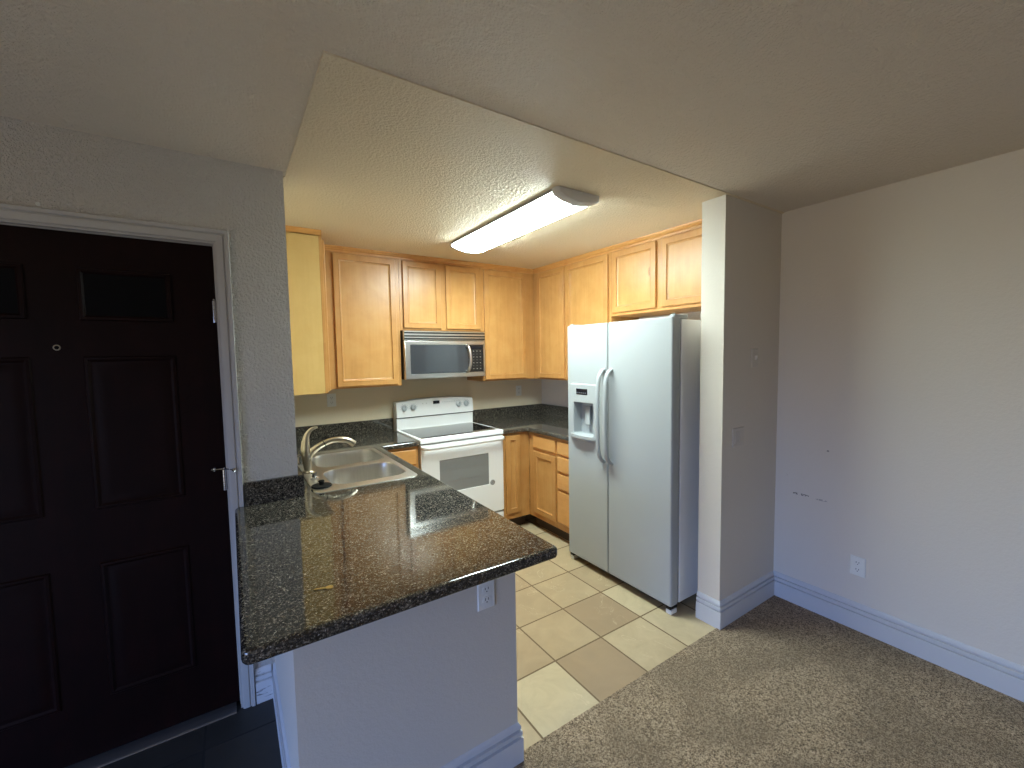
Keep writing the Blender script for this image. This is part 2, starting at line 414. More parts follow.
box(bm, XW - .09, XW - .03, WIN_Y0 + .05, WIN_Y1 - .05, WIN_Z0, WIN_Z0 + .05); box(bm, XW - .09, XW - .03, WIN_Y0 + .05, WIN_Y1 - .05, WIN_Z1 - .05, WIN_Z1)
obj('window_frame', bm, 'trim', w)

# baseboards
BASE = [(0.0, 0.0), (0.016, 0.0), (0.016, 0.099), (0.005, 0.101), (0.005, 0.107), (0.0135, 0.109), (0.0135, 0.125), (0.003, 0.127), (0.003, 0.132), (0.010, 0.135), (0.009, 0.146), (0.004, 0.155), (0.0, 0.158)]
bm = BM(); sweep(bm, [(XR, YF), (XR, YS)], BASE, XY); struct('baseboard_right', bm, 'trim')
bm = BM(); sweep(bm, [(XR - .016, YS), (XS, YS), (XS, YSB)], BASE, XY); struct('baseboard_stub', bm, 'trim')
bm = BM(); sweep(bm, [(XPR, YP + 0.12), (XPR, YP), (XP, YP), (XP, YD)], BASE, XY); struct('baseboard_peninsula', bm, 'trim')
bm = BM(); sweep(bm, [(XP - .016, YD), (0.029, YD)], BASE, XY); struct('baseboard_entry', bm, 'trim_dirty')

# front door
d = bpy.data.objects.new('door_1', None); C.objects.link(d); d['kind'] = 'structure'; d['category'] = 'door'; d['label'] = 'dark mahogany paneled front door in a white frame'
d.location = ((DX0 + DX1) / 2, YD + 0.03, 0); OFF['door_1'] = Vector(d.location)
bm = BM()
CAS = [(0.0, 0.0), (0.0, 0.009), (0.005, 0.012), (0.025, 0.014), (0.028, 0.010), (0.031, 0.010), (0.034, 0.018), (0.046, 0.020), (0.049, 0.0)]
sweep(bm, [(DX1 - 0.001, 0.0), (DX1 - 0.001, DZ), (DX0, DZ), (DX0, 0.0)], [(-o, l) for o, l in CAS], lambda u, v, l: (u, YD - l, v))
obj('door_casing', bm, 'trim_door', d)
bm = BM(); sweep(bm, [(DX1, 0.0), (DX1, DZ), (DX0, DZ), (DX0, 0.0)], [(0.0, 0.0), (0.009, 0.0), (0.009, 0.029), (0.012, 0.029), (0.012, 0.085), (0.0, 0.085)], lambda u, v, l: (u, YD + 0.001 + l, v))
obj('door_jamb', bm, 'trim_door', d)
LX0, LX1, LY = DX0 + 0.013, DX1 - 0.013, YD + 0.031
bm = BM(); box(bm, LX0, LX1, LY, LY + 0.044, 0.018, DZ - 0.013, 0.002, 1)
leaf = obj('door_leaf', bm, 'mahogany', d)
bm = BM(); sweep(bm, [(DX1, 0.0), (DX1, DZ), (DX0, DZ), (DX0, 0.0)], [(0.0, 0.0), (0.034, 0.0), (0.034, 0.012), (0.0, 0.012)], lambda u, v, l: (u, LY + 0.047 + l, v))
obj('door_stop', bm, 'trim_door', d)
bm = BM(); box(bm, DX0 + .012, DX1 - .012, LY + 0.047, LY + 0.075, 0.0, 0.032); obj('door_sweep', bm, 'rubber', d)
def ring_panel(bm, u0, u1, v0, v1, prof, fn, fill=True):
    """nested rectangles: prof = [(inset, level)]"""
    rings = [[fn(*p, l) for p in ((u0 + i, v0 + i), (u1 - i, v0 + i), (u1 - i, v1 - i), (u0 + i, v1 - i))] for i, l in prof]
    loft(bm, rings, False, fill)
fy = lambda u, v, l: (u, LY - l, v)
for (a, b) in ((-0.458, -0.180), (-0.872, -0.594)):
    for (z0, z1) in ((0.245, 0.786), (0.998, 1.588)):
        bm = BM(); ring_panel(bm, a, b, z0, z1, [(0, 0.0), (0.004, 0.006), (0.012, 0.007), (0.020, 0.001), (0.030, 0.001), (0.058, 0.008)], fy)
        obj('door_panel', bm, 'mahogany', leaf)
    bm = BM(); ring_panel(bm, a, b, 1.724, 1.918, [(0, 0.0), (0.003, 0.009), (0.012, 0.010), (0.020, 0.002)], fy, False)
    obj('door_lite_frame', bm, 'mahogany', leaf)
    bm = BM(); box(bm, a + 0.016, b - 0.016, LY - 0.003, LY + 0.002, 1.740, 1.902)
    pl(obj('door_lite', bm, 'dark_glass', leaf), 'dark glass pane in door')
bm = BM(); lathe(bm, [(0.0065, 0.0), (0.0070, 0.004), (0.010, 0.004), (0.011, 0.0)], (-0.525, LY, 1.622), (0, -1, 0), 20)
ph = obj('peephole', bm, 'nickel', leaf)
bm = BM(); lathe(bm, [(0.007, -0.001), (0.007, 0.002), (0.0, 0.003)], (-0.525, LY, 1.622), (0, -1, 0), 16); obj('peephole_lens', bm, 'dark_glass', leaf)
for hz in (1.772, 1.044):
    bm = BM(); hx = DX1 - 0.019
    for k in range(5):
        z = hz - 0.045 + k * 0.0182
        lathe(bm, [(0.0075, 0), (0.0075, 0.0172)], (hx, LY - 0.010, z), n=14)
    lathe(bm, [(0.004, 0), (0.006, 0.003), (0.003, 0.008), (0.0, 0.009)], (hx, LY - 0.010, hz + 0.046), n=14)
    box(bm, hx + 0.000, hx + 0.009, LY - 0.006, LY - 0.001, hz - 0.045, hz + 0.046)
    h = obj('hinge', bm, 'chrome', d)
    if hz == 1.044:
        bm = BM(); tube(bm, [(hx, LY - 0.010, hz + 0.05), (hx + 0.014, LY - 0.030, hz + 0.05), (hx + 0.035, LY - 0.052, hz + 0.048)], 0.0035, 8)
        lathe(bm, [(0.0, 0), (0.008, 0.002), (0.009, 0.010), (0.0, 0.014)], (hx + 0.033, LY - 0.050, hz + 0.048), (0.6, -0.8, 0), 12)
        tube(bm, [(hx, LY - 0.010, hz + 0.05), (hx - 0.035, LY - 0.022, hz + 0.052)], 0.0035, 8)
        lathe(bm, [(0.0, 0), (0.008, 0.002), (0.009, 0.010), (0.0, 0.014)], (hx - 0.033, LY - 0.022, hz + 0.052), (-0.5, 0.6, 0), 12)
        pl(obj('hinge_stop', bm, 'chrome', h), 'chrome hinge pin door stop')
bm = BM(); prism(bm, [(YD - 0.02, 0.0), (YD + 0.10, 0.0), (YD + 0.10, 0.017), (YD + 0.02, 0.017), (YD - 0.014, 0.006)], DX0 + 0.027, DX1 - 0.027, YZ)
obj('threshold', bm, 'alu', d)

# ------------------------------------------------------------------ granite worktops
def slab_mesh(outline, holes, z0, z1, bev, hole_bev=0.0):
    bm = BM(); edges = []
    for lp in [outline] + holes:
        vs = [bm.verts.new((x, y, z0)) for x, y in lp]
        edges += [bm.edges.new((vs[i], vs[(i + 1) % len(vs)])) for i in range(len(vs))]
    r = bmesh.ops.triangle_fill(bm, edges=edges, use_beauty=True)
    faces = [g for g in bm.faces]
    r = bmesh.ops.extrude_face_region(bm, geom=faces)
    top = [g for g in r['geom'] if isinstance(g, bmesh.types.BMVert)]
    for v in top: v.co.z = z1
    bmesh.ops.recalc_face_normals(bm, faces=list(bm.faces))
    if bev:
        bm.normal_update()
        ol = {(round(x, 4), round(y, 4)) for x, y in outline}
        es = [e_ for e_ in bm.edges if len(e_.link_faces) == 2 and e_.calc_face_angle(0) > 0.9 and abs(e_.verts[0].co.z - e_.verts[1].co.z) < 1e-5
              and (round(e_.verts[0].co.x, 4), round(e_.verts[0].co.y, 4)) in ol]
        bmesh.ops.bevel(bm, geom=es, offset=bev, segments=4, profile=0.5, affect='EDGES')
    return bm
SX0, SX1, SY0, SY1 = 0.312, 0.834, 2.190, 3.072       # sink footprint
CL, CN, CR = -0.010, 1.080, 0.894
ct = thing('granite_peninsula_worktop', 'dark speckled granite peninsula worktop holding the sink, by the front door', 'countertop', (0.4, 1.6, HC - 0.038))
poly = [(CL, CN), (CR, CN), (CR, 3.098), (1.190, 3.098), (1.190, YB - 0.002), (XC + 0.002, YB - 0.002), (XC + 0.002, YD - 0.002), (CL, YD - 0.002)]
out = rounded(poly, [0.022, 0.022, 0.015, 0, 0, 0, 0, 0.03])
obj('slab', slab_mesh(out, [rrect(SX0 + .02, SX1 - .02, SY0 + .02, SY1 - .02, .03)], HC - 0.038, HC, 0.012), 'granite', ct)
bm = BM(); prism(bm, [(0.030, YD - 0.022), (XC + 0.022, YD - 0.022), (XC + 0.022, 2.9), (XC + 0.022, YB - 0.002), (XC + 0.002, YB - 0.002), (XC + 0.002, YD - 0.002), (0.030, YD - 0.002)], HC, HC + 0.102, XY)
obj('backsplash', bm, 'granite', ct)
bm = BM(); box(bm, XC + 0.022, 1.190, YB - 0.022, YB - 0.002, HC, HC + 0.108, 0.002, 1); obj('backsplash', bm, 'granite', ct)
XK = 2.201
ct2 = thing('granite_corner_worktop', 'dark granite corner worktop between the range and the refrigerator', 'countertop', (2.4, 3.3, HC - 0.038))
poly = [(1.958, 3.098), (XK, 3.098), (XK, 2.475), (XR - .002, 2.475), (XR - .002, YB - .002), (1.958, YB - .002)]
obj('slab', slab_mesh(rounded(poly, [0, 0.02, 0, 0, 0, 0]), [], HC - 0.038, HC, 0.012), 'granite', ct2)
bm = BM(); prism(bm, [(1.958, YB - .022), (XR - .022, YB - .022), (XR - .022, 2.475), (XR - .002, 2.475), (XR - .002, YB - .002), (1.958, YB - .002)], HC, HC + 0.112, XY)
obj('backsplash', bm, 'granite', ct2)

# ------------------------------------------------------------------ sink and what stands round it
sk = thing('kitchen_sink', 'stainless steel double bowl sink set in the granite peninsula', 'sink', ((SX0 + SX1) / 2, (SY0 + SY1) / 2, HC))
BW = [(0.408, 0.800, 2.262, 2.600), (0.408, 0.800, 2.680, 3.036)]
ZR = HC + 0.005
bm = BM(); loops = [rrect(SX0 + .006, SX1 - .006, SY0 + .006, SY1 - .006, .035)] + [rrect(a - .006, b + .006, c_ - .006, d_ + .006, .085) for a, b, c_, d_ in BW]
edges = []; lv = []
for lp in loops:
    vs = [bm.verts.new((x, y, ZR)) for x, y in lp]; lv.append(vs)
    edges += [bm.edges.new((vs[i], vs[(i + 1) % len(vs)])) for i in range(len(vs))]
bmesh.ops.triangle_fill(bm, edges=edges, use_beauty=True)
o1 = rrect(SX0 + .002, SX1 - .002, SY0 + .002, SY1 - .002, .037); o2 = rrect(SX0, SX1, SY0, SY1, .038)
prev = lv[0]
for lp, z in ((o1, ZR - 0.0012), (o2, HC + 0.0004)):
    vs = [bm.verts.new((x, y, z)) for x, y in lp]
    for i in range(len(vs)):
        j = (i + 1) % len(vs); bm.faces.new((prev[i], prev[j], vs[j], vs[i]))
    prev = vs
obj('rim', bm, 'sink', sk)
for a, b, c_, d_ in BW:
    bm = BM(); rings = []
    for ins, z in ((-.006, ZR), (-.002, ZR - .001), (0, ZR - .006), (.004, ZR - .03), (.010, ZR - .165), (.016, ZR - .180), (.030, ZR - .190), (.060, ZR - .193)):
        rings.append([(x, y, z) for x, y in rrect(a + ins, b - ins, c_ + ins, d_ - ins, max(.085 - ins * .6, .03))])
    cx, cy = (a + b) / 2, (c_ + d_) / 2
    rings.append([(cx + (x - cx) * .25, cy + (y - cy) * .25, ZR - .196) for x, y, z in rings[-1]])
    loft(bm, rings, False, True)
    bw = obj('bowl', bm, 'sink', sk)
    bm = BM(); lathe(bm, [(0.0, -0.003), (0.018, -0.003), (0.034, 0.0), (0.042, 0.002), (0.044, 0.0)], (cx, cy, ZR - .1955)); obj('drain', bm, 'chrome', bw)

fc = thing('kitchen_faucet', 'brushed nickel single lever faucet with low curved spout', 'faucet', (0.345, 2.62, ZR))
bm = BM(); lathe(bm, [(0.032, 0), (0.032, 0.004), (0.028, 0.010), (0.022, 0.014)], (0.345, 2.62, ZR)); obj('escutcheon', bm, 'nickel', fc)
bm = BM(); pth = smooth_path([(0.345, 2.62, ZR + .010), (0.340, 2.62, 0.99), (0.335, 2.62, 1.05), (0.335, 2.62, 1.085), (0.336, 2.62, 1.105)])
n_ = len(pth); rr = []
for i in range(n_):
    s = i / (n_ - 1); rr.append(0.0205 + 0.004 * math.sin(PI * min(1, s * 1.15)) if s < .9 else 0.021)
tube(bm, pth, rr, 18); obj('body', bm, 'nickel', fc)
bm = BM(); pth = smooth_path([(0.342, 2.62, 1.000), (0.368, 2.62, 1.042), (0.400, 2.62, 1.066), (0.431, 2.62, 1.081)])
tube(bm, pth, [0.017 + 0.003 * (1 - i / (len(pth) - 1)) for i in range(len(pth))], 16); sp_ = obj('spout', bm, 'nickel', fc)
bm = BM(); tube(bm, [(0.430, 2.62, 1.0805), (0.435, 2.62, 1.0828)], 0.0168, 16); pl(obj('seal_ring', bm, 'rubber', sp_), 'black ring on spout')
bm = BM(); pth = smooth_path([(0.435, 2.62, 1.0828), (0.475, 2.62, 1.094), (0.520, 2.62, 1.094), (0.565, 2.62, 1.082), (0.598, 2.62, 1.058)])
tube(bm, pth, [0.0165 + 0.002 * i / len(pth) for i in range(len(pth))], 16); obj('spray_head', bm, 'nickel', fc)
bm = BM(); pth = smooth_path([(0.336, 2.62, 1.098), (0.342, 2.62, 1.130), (0.356, 2.62, 1.157), (0.378, 2.62, 1.174), (0.402, 2.62, 1.179)])
tube(bm, pth, [0.0215 - 0.0155 * (i / (len(pth) - 1)) ** .75 for i in range(len(pth))], 16); obj('lever', bm, 'nickel', fc)

ag = thing('sink_air_gap', 'small chrome air gap cylinder behind the faucet at the wall', 'air gap', (0.328, 2.86, HC + .001))
bm = BM(); lathe(bm, [(0.026, 0), (0.026, .004), (0.018, .006)], (0.345, 2.86, ZR)); obj('base_ring', bm, 'chrome', ag)
bm = BM(); lathe(bm, [(0.018, .006), (0.0185, .046), (0.016, .054), (0.0, .056)], (0.345, 2.86, ZR)); obj('cap', bm, 'chrome', ag)
bm = BM(); lathe(bm, [(0.024, 0), (0.024, .003), (0.017, .006), (0.012, .008), (0.011, .020), (0.016, .024), (0.016, .032), (0.0, .036)], (0.352, 2.475, ZR))
tag(obj('sink_hole_cap', bm, 'chrome'), 'small chrome cap on the sink deck between faucet and black stopper', 'cap')
bm = BM(); lathe(bm, [(0.0, 0), (0.046, 0), (0.049, .003), (0.046, .008), (0.030, .010), (0.012, .011), (0.011, .020), (0.015, .026), (0.012, .031), (0.0, .032)], (0.357, 2.285, ZR + .0005), n=28)
tag(obj('sink_stopper', bm, 'rubber'), 'black rubber sink stopper lying on the sink deck corner', 'stopper')
# key on the worktop
bm = BM(); a_ = -0.28; kc, ks = math.cos(a_), math.sin(a_)
fk = lambda u, v, l: (0.184 + (u * kc - v * ks) * .82, 1.263 + (u * ks + v * kc) * .82, l)
kp = [(-.020, .0028), (-.016, .0022), (-.012, .0032), (-.008, .002), (-.004, .0032), (0, .0022), (.004, .0032), (.010, .003), (.013, .004)]
bow = [(.026 + .012 * math.cos(math.radians(a)), .0115 * math.sin(math.radians(a))) for a in range(150, -151, -20)]
prism(bm, [(-.023, 0)] + kp + bow + [(.013, -.004), (-.020, -.0032)], HC + .0004, HC + .0026, fk)
key = tag(obj('key', bm, 'brass'), 'small brass key lying on the granite peninsula near its front edge', 'key')

# ------------------------------------------------------------------ cabinets
MAPS = {'-Y': lambda q: (lambda u, v, w: (u, q - w, v)), '-X': lambda q: (lambda u, v, w: (q - w, u, v)), '+X': lambda q: (lambda u, v, w: (q + w, u, v))}
DT = 0.019
def cab_door(name, parent, face, q, u0, u1, v0, v1, panel='maple_panel', frame=0.047):
    """framed door whose back plane lies at q; q - DT is the front"""
    fn = MAPS[face](q); bm = BM()
    ring_panel(bm, u0, u1, v0, v1, [(0.0, 0.0), (0.0, DT - .005), (.0015, DT - .002), (.005, DT), (frame - .010, DT), (frame - .008, DT + .0015), (frame - .004, DT + .0015), (frame - .001, DT - .004), (frame, DT - .0075), (frame + .003, DT - .0075), (frame + .010, DT - .012)], fn, False)
    rings = [fn(*p, 0.0) for p in ((u0, v0), (u1, v0), (u1, v1), (u0, v1))]; bm.faces.new([bm.verts.new(p) for p in rings])
    bmesh.ops.remove_doubles(bm, verts=list(bm.verts), dist=1e-5)
    dr = obj(name, bm, 'maple', parent)
    bm = BM(); i = frame + .008; l = DT - .0112
    pts = [fn(*p, l) for p in ((u0 + i, v0 + i), (u1 - i, v0 + i), (u1 - i, v1 - i), (u0 + i, v1 - i))]
    pts2 = [fn(*p, l - .004) for p in ((u0 + i, v0 + i), (u1 - i, v0 + i), (u1 - i, v1 - i), (u0 + i, v1 - i))]
    loft(bm, [pts2, pts]); obj('panel', bm, panel, dr)
    return dr
def drawer(parent, face, q, u0, u1, v0, v1):
    fn = MAPS[face](q); bm = BM()
    prism(bm, [(v0, 0.0), (v0, DT - .014), (v0 + .016, DT), (v1 - .003, DT), (v1, DT - .003), (v1, 0.0)], u0, u1, lambda p, q_, a: fn(a, p, q_))
    # routed finger pull along the bottom edge
    return obj('drawer', bm, 'maple_h' if face != '-Y' else 'maple_x', parent)
def carcass(parent, x0, x1, y0, y1, z0, z1, face, open_bottom=False):
    """box with a 19 mm face frame standing on its front"""
    bm = BM(); ff = .019
    if face == '-Y': box(bm, x0, x1, y0 + ff, y1, z0, z1); fb = (x0, x1, y0, y0 + ff)
    elif face == '-X': box(bm, x0 + ff, x1, y0, y1, z0, z1); fb = (x0, x0 + ff, y0, y1)
    else: box(bm, x0, x1 - ff, y0, y1, z0, z1); fb = (x1 - ff, x1, y0, y1)
    obj('carcass', bm, 'birch' if face == '+X' else 'maple', parent)
    bm = BM(); box(bm, *fb, z0, z1, .0015, 1); obj('face_frame', bm, 'maple', parent)

UF = 3.411 + DT              # face plane of the back uppers (behind the doors)
UX = 2.519 + DT              # face plane of the right uppers
ZB, ZT, ZCT = 1.335, 2.366, 2.366
def upper(name, label, x0, x1, y0, y1, z0, face, doors, panel='maple_panel', group='wall cabinets'):
    r = thing(name, label, 'cabinet', ((x0 + x1) / 2, (y0 + y1) / 2, z0), group)
    carcass(r, x0, x1, y0, y1, z0, ZCT, face)
    q = {'-Y': y0, '-X': x0, '+X': x1}[face]
    for k, (u0, u1, v0, v1) in enumerate(doors): cab_door('door', r, face, q, u0, u1, v0, v1, panel)
    return r
# left wall: end panel shows
lu = thing('wall_cabinet', 'wall cabinet on the left wall showing its plain pale side panel above the sink', 'cabinet', (0.39, 3.3, 1.335), 'wall cabinets')
carcass(lu, XC + .001, 0.545, 3.050, YB - .001, ZB, ZCT, '+X')
cab_door('door', lu, '+X', 0.545, 3.070, 3.39, 1.349, 2.348)
LFX = 0.545 + DT + .004
upper('wall_cabinet', 'tall single door wall cabinet left of the microwave', LFX, 1.180, UF, YB - .001, ZB, '-Y', [(0.678, 1.149, 1.349, 2.348)])
upper('wall_cabinet', 'short two door wall cabinet directly above the microwave', 1.181, 1.945, UF, YB - .001, 1.788, '-Y', [(1.208, 1.540, 1.806, 2.348), (1.589, 1.922, 1.806, 2.348)])
upper('wall_cabinet', 'tall single door wall cabinet right of the microwave, ending at the corner', 1.946, UX - .002, UF, YB - .001, ZB, '-Y', [(1.967, 2.428, 1.349, 2.348)])
upper('wall_cabinet', 'tall narrow wall cabinet on the right wall, next to the inside corner', UX, XR - .001, 2.950, YB - .001, ZB, '-X', [(2.962, 3.357, 1.349, 2.348)])
upper('wall_cabinet', 'tall knotty wall cabinet on the right wall, left of the one over the refrigerator', UX, XR - .001, 2.405, 2.949, ZB, '-X', [(2.432, 2.935, 1.349, 2.348)], 'maple_knotty')
upper('wall_cabinet', 'short two door wall cabinet above the refrigerator', UX, XR - .001, YSB + .001, 2.404, 1.862, '-X', [(1.975, 2.384, 1.885, 2.348), (1.520, 1.928, 1.885, 2.348)], 'maple_knotty')
CRN = [(0.0, -0.006), (0.006, -0.006), (0.007, 0.002), (0.004, 0.004), (0.004, 0.008), (0.012, 0.012), (0.015, 0.020), (0.024, 0.026), (0.026, 0.0355), (0.0, 0.0355)]
bm = BM(); sweep(bm, [(UX + .005, YSB + .001), (UX, YSB + .001), (UX, UF), (LFX, UF)][1:], [(o, ZT + l) for o, l in CRN], XY)
struct('trim_1', bm, 'maple_h', 'maple crown moulding along the back and right wall cabinets', 'trim')
bm = BM(); sweep(bm, [(0.545, YB - .4), (0.545, 3.050), (XC + .001, 3.050)], [(-o, ZT + l) for o, l in CRN], XY)
struct('trim_2', bm, 'maple_x', 'maple crown moulding on the left wall cabinet', 'trim')

# base cabinets
def base_cab(name, label, x0, x1, y0, y1, face, doors, drawers, group='base cabinets', kick=None):
    r = thing(name, label, 'cabinet', ((x0 + x1) / 2, (y0 + y1) / 2, 0), group)
    z0, z1 = 0.112, HC - 0.038
    if kick == 'hollow':
        bm = BM(); box(bm, x0, x1 - .02, y0, y0 + .018, z0, z1); box(bm, x0, x1 - .02, y1 - .018, y1, z0, z1); box(bm, x0, x0 + .010, y0 + .018, y1 - .018, z0, z1); box(bm, x0 + .010, x1 - .02, y0 + .018, y1 - .018, z0, z0 + .018)
        obj('carcass', bm, 'birch', r); kick = None
        bm = BM(); box(bm, x1 - .019, x1, y0, y1, z0, z1, .0015, 1); obj('face_frame', bm, 'maple', r)
    else: carcass(r, x0, x1, y0, y1, z0, z1, face)
    bm = BM(); k = .075
    kb = {'-Y': (x0, x1, y0 + k, y1), '-X': (x0 + k, x1, y0, y1), '+X': (x0, x1 - k, y0, y1)}[face]
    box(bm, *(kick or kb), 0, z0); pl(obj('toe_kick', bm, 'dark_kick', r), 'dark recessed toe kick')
    q = {'-Y': y0, '-X': x0, '+X': x1}[face]
    for u in doors: cab_door('door', r, face, q, *u)
    for u in drawers: drawer(r, face, q, *u)
    return r
BF = 3.105 + DT + .004      # face plane of the back base cabinets
RF = 2.220 + DT             # face plane of the right base cabinets
base_cab('base_cabinet', 'narrow base cabinet left of the range, mostly hidden by the sink worktop', 0.862, 1.186, BF, YB - .001, '-Y', [(0.925, 1.160, 0.165, 0.715)], [(0.925, 1.160, 0.735, 0.862)])
base_cab('sink_base_cabinet', 'long base cabinet under the sink side of the peninsula', XC + .002, 0.860, YP + .122, BF + .10, '+X', [(1.50, 1.94, .165, .715), (1.98, 2.42, .165, .86), (2.46, 2.90, .165, .86)], [(1.50, 1.94, .735, .86)], kick='hollow')
base_cab('base_cabinet', 'narrow single door base cabinet right of the range', 1.956, RF - .001, BF, YB - .001, '-Y', [(1.980, 2.128, 0.168, 0.868)], [])
base_cab('base_cabinet', 'corner base cabinet with one drawer above one door, near the refrigerator', RF, XR - .001, 2.722, BF - .001, '-X', [(2.736, 3.040, 0.165, 0.718)], [(2.736, 3.040, 0.740, 0.858)])
base_cab('base_cabinet', 'four drawer base cabinet partly hidden behind the refrigerator', RF, XR - .001, 2.478, 2.721, '-X', [], [(2.490, 2.706, 0.742, 0.858), (2.490, 2.706, 0.598, 0.728), (2.490, 2.706, 0.450, 0.584), (2.490, 2.706, 0.165, 0.436)])

# ------------------------------------------------------------------ electric range
X0, X1 = 1.194, 1.952; XM = (X0 + X1) / 2
rg = thing('electric_range', 'white freestanding electric range with black glass cooktop', 'stove', (XM, 3.42, 0))
bm = BM(); box(bm, X0 + .003, X1 - .003, 3.145, YB - .012, 0.06, 0.905, .003, 1)
for fx in (X0 + .05, X1 - .05):
    for fy_ in (3.19, 3.68): lathe(bm, [(0.016, 0.0), (0.018, .008), (0.012, .012), (0.012, .062)], (fx, fy_, 0), n=12)
obj('body', bm, 'white_enamel', rg)
bm = BM(); box(bm, X0, X1, 3.100, 3.700, 0.893, 0.930, .008, 3); ctp = obj('cooktop_frame', bm, 'white_enamel', rg)
bm = BM(); box(bm, X0 + .030, X1 - .030, 3.148, 3.640, 0.929, 0.9325, .001, 1); pl(obj('glass_cooktop', bm, 'black_glass', ctp), 'black ceramic glass cooktop')
# backguard
bm = BM(); N = 24; rings = []
for i in range(N + 1):
    s = i / N; x = X0 + .004 + (X1 - X0 - .008) * s; zt = 1.172 + .022 * (1 - (2 * s - 1) ** 2)
    rings.append([(x, 3.735, .925), (x, 3.655, .925), (x, 3.652, 1.028), (x, 3.700, 1.029), (x, 3.700, 1.038), (x, 3.640, 1.039), (x, 3.640, 1.050), (x, 3.652, zt - .016), (x, 3.657, zt - .005), (x, 3.668, zt), (x, 3.735, zt)])
loft(bm, rings); bg = obj('backguard', bm, 'white_enamel', rg)
bm = BM(); box(bm, X0 + .008, X1 - .008, 3.668, 3.690, 1.0285, 1.0385); pl(obj('vent_slot', bm, 'black_plastic', bg), 'dark vent slot')
for kx in (1.268, 1.350, 1.794, 1.876):
    bm = BM(); oy = 3.6465
    lathe(bm, [(0.027, 0), (0.027, .004), (0.022, .008), (0.021, .022), (0.018, .025), (0.0, .025)], (kx, oy, 1.121), (0, -1, 0.1), 24)
    box(bm, kx - .005, kx + .005, oy - .036, oy - .02, 1.101, 1.142, .003, 2)
    k_ = obj('knob', bm, 'knob_grey', bg)
    bm = BM(); box(bm, kx - .0012, kx + .0012, oy - .0372, oy - .034, 1.125, 1.141); obj('pointer', bm, 'grey_gasket', k_)
    bm = BM()
    for a in range(-130, 131, 26):
        ca, sa = math.sin(math.radians(a)), math.cos(math.radians(a)); box(bm, kx + ca * .034 - .0015, kx + ca * .034 + .0015, oy - .001 - sa * 0, oy + .004, 1.121 + sa * .034 - .0015, 1.121 + sa * .034 + .0015)
    obj('dial_mark', bm, 'grey_gasket', bg)
bm = BM(); box(bm, 1.540, 1.602, 3.6440, 3.652, 1.138, 1.166, .001, 1); obj('clock_display', bm, 'display', bg)
for i in range(8):
    bm = BM(); bx_ = 1.44 + i * .036 if i < 2 else 1.585 + i * .024
    box(bm, bx_ - .005, bx_ + .005, 3.6462, 3.650, 1.146, 1.152); pl(obj('button_print', bm, 'mark', bg), 'pale grey button print')
# oven door
bm = BM(); DY0, DY1 = 3.105, 3.146
ring_panel(bm, X0 + .004, X1 - .004, 0.225, 0.884, [(0, 0), (0, .034), (.003, .039), (.008, .041), (.155, .041), (.158, .0395), (.160, .036)], lambda u, v, l: (u, DY1 - l, v), False)
bm.free(); bm = BM(); WX0, WX1, WZ0, WZ1 = 1.352, 1.800, 0.478, 0.746
fo = lambda u, v, l: (u, DY1 - l, v)
def rect4(u0, u1, v0, v1): return ((u0, v0), (u1, v0), (u1, v1), (u0, v1))
loft(bm, [[fo(*p, l) for p in rect4(X0 + .004 + i, X1 - .004 - i, .225 + i, .884 - i)] for i, l in ((0, 0), (0, .034), (.003, .039), (.008, .041))] + [[fo(*p, l) for p in rect4(WX0 - g, WX1 + g, WZ0 - g, WZ1 + g)] for g, l in ((0.002, .041), (0, .038), (0, .030))], True, True)
od = obj('oven_door', bm, 'white_enamel', rg)
bm = BM(); box(bm, WX0 + .0005, WX1 - .0005, DY1 - .0385, DY1 - .031, WZ0 + .0005, WZ1 - .0005); pl(obj('oven_window', bm, 'oven_glass', od), 'grey glass oven window')
for z in (0.56, 0.655):
    bm = BM(); box(bm, WX0 + .05, WX1 - .05, DY1 - .0389, DY1 - .038, z, z + .004); obj('oven_rack_line', bm, 'badge', od)
bm = BM(); pth = [(X0 + .022, 3.106, .864), (X0 + .026, 3.075, .866), (X0 + .045, 3.055, .866), (XM, 3.049, .866), (X1 - .045, 3.055, .866), (X1 - .026, 3.075, .866), (X1 - .022, 3.106, .864)]
tube(bm, pth, 0.0165, 14, sec=(1, 1.0)); obj('handle', bm, 'white_plastic', od)
bm = BM(); lathe(bm, [(0.023, 0), (0.023, .002), (0.0, .0025)], (1.834, DY0 - .0002, .487), (0, -1, 0), 28); bd = obj('badge', bm, 'badge', od)
bm = BM(); ringp = [(1.834 + .0195 * math.cos(a), DY0 - .0028, .487 + .0195 * math.sin(a)) for a in [2 * PI * i / 24 for i in range(25)]]
tube(bm, ringp, .0012, 6)
tube(bm, smooth_path([(1.832, DY0 - .003, .494), (1.824, DY0 - .003, .496), (1.822, DY0 - .003, .484), (1.829, DY0 - .003, .480), (1.832, DY0 - .003, .488), (1.829, DY0 - .003, .474)], 4), .0012, 6)
tube(bm, smooth_path([(1.844, DY0 - .003, .495), (1.837, DY0 - .003, .496), (1.837, DY0 - .003, .488), (1.842, DY0 - .003, .487), (1.836, DY0 - .003, .484), (1.838, DY0 - .003, .477), (1.846, DY0 - .003, .480)], 4), .0012, 6)
obj('monogram', bm, 'mark', bd)
bm = BM(); box(bm, X0 + .004, X1 - .004, 3.112, 3.146, 0.065, 0.212, .006, 2); obj('storage_drawer', bm, 'white_enamel', rg)

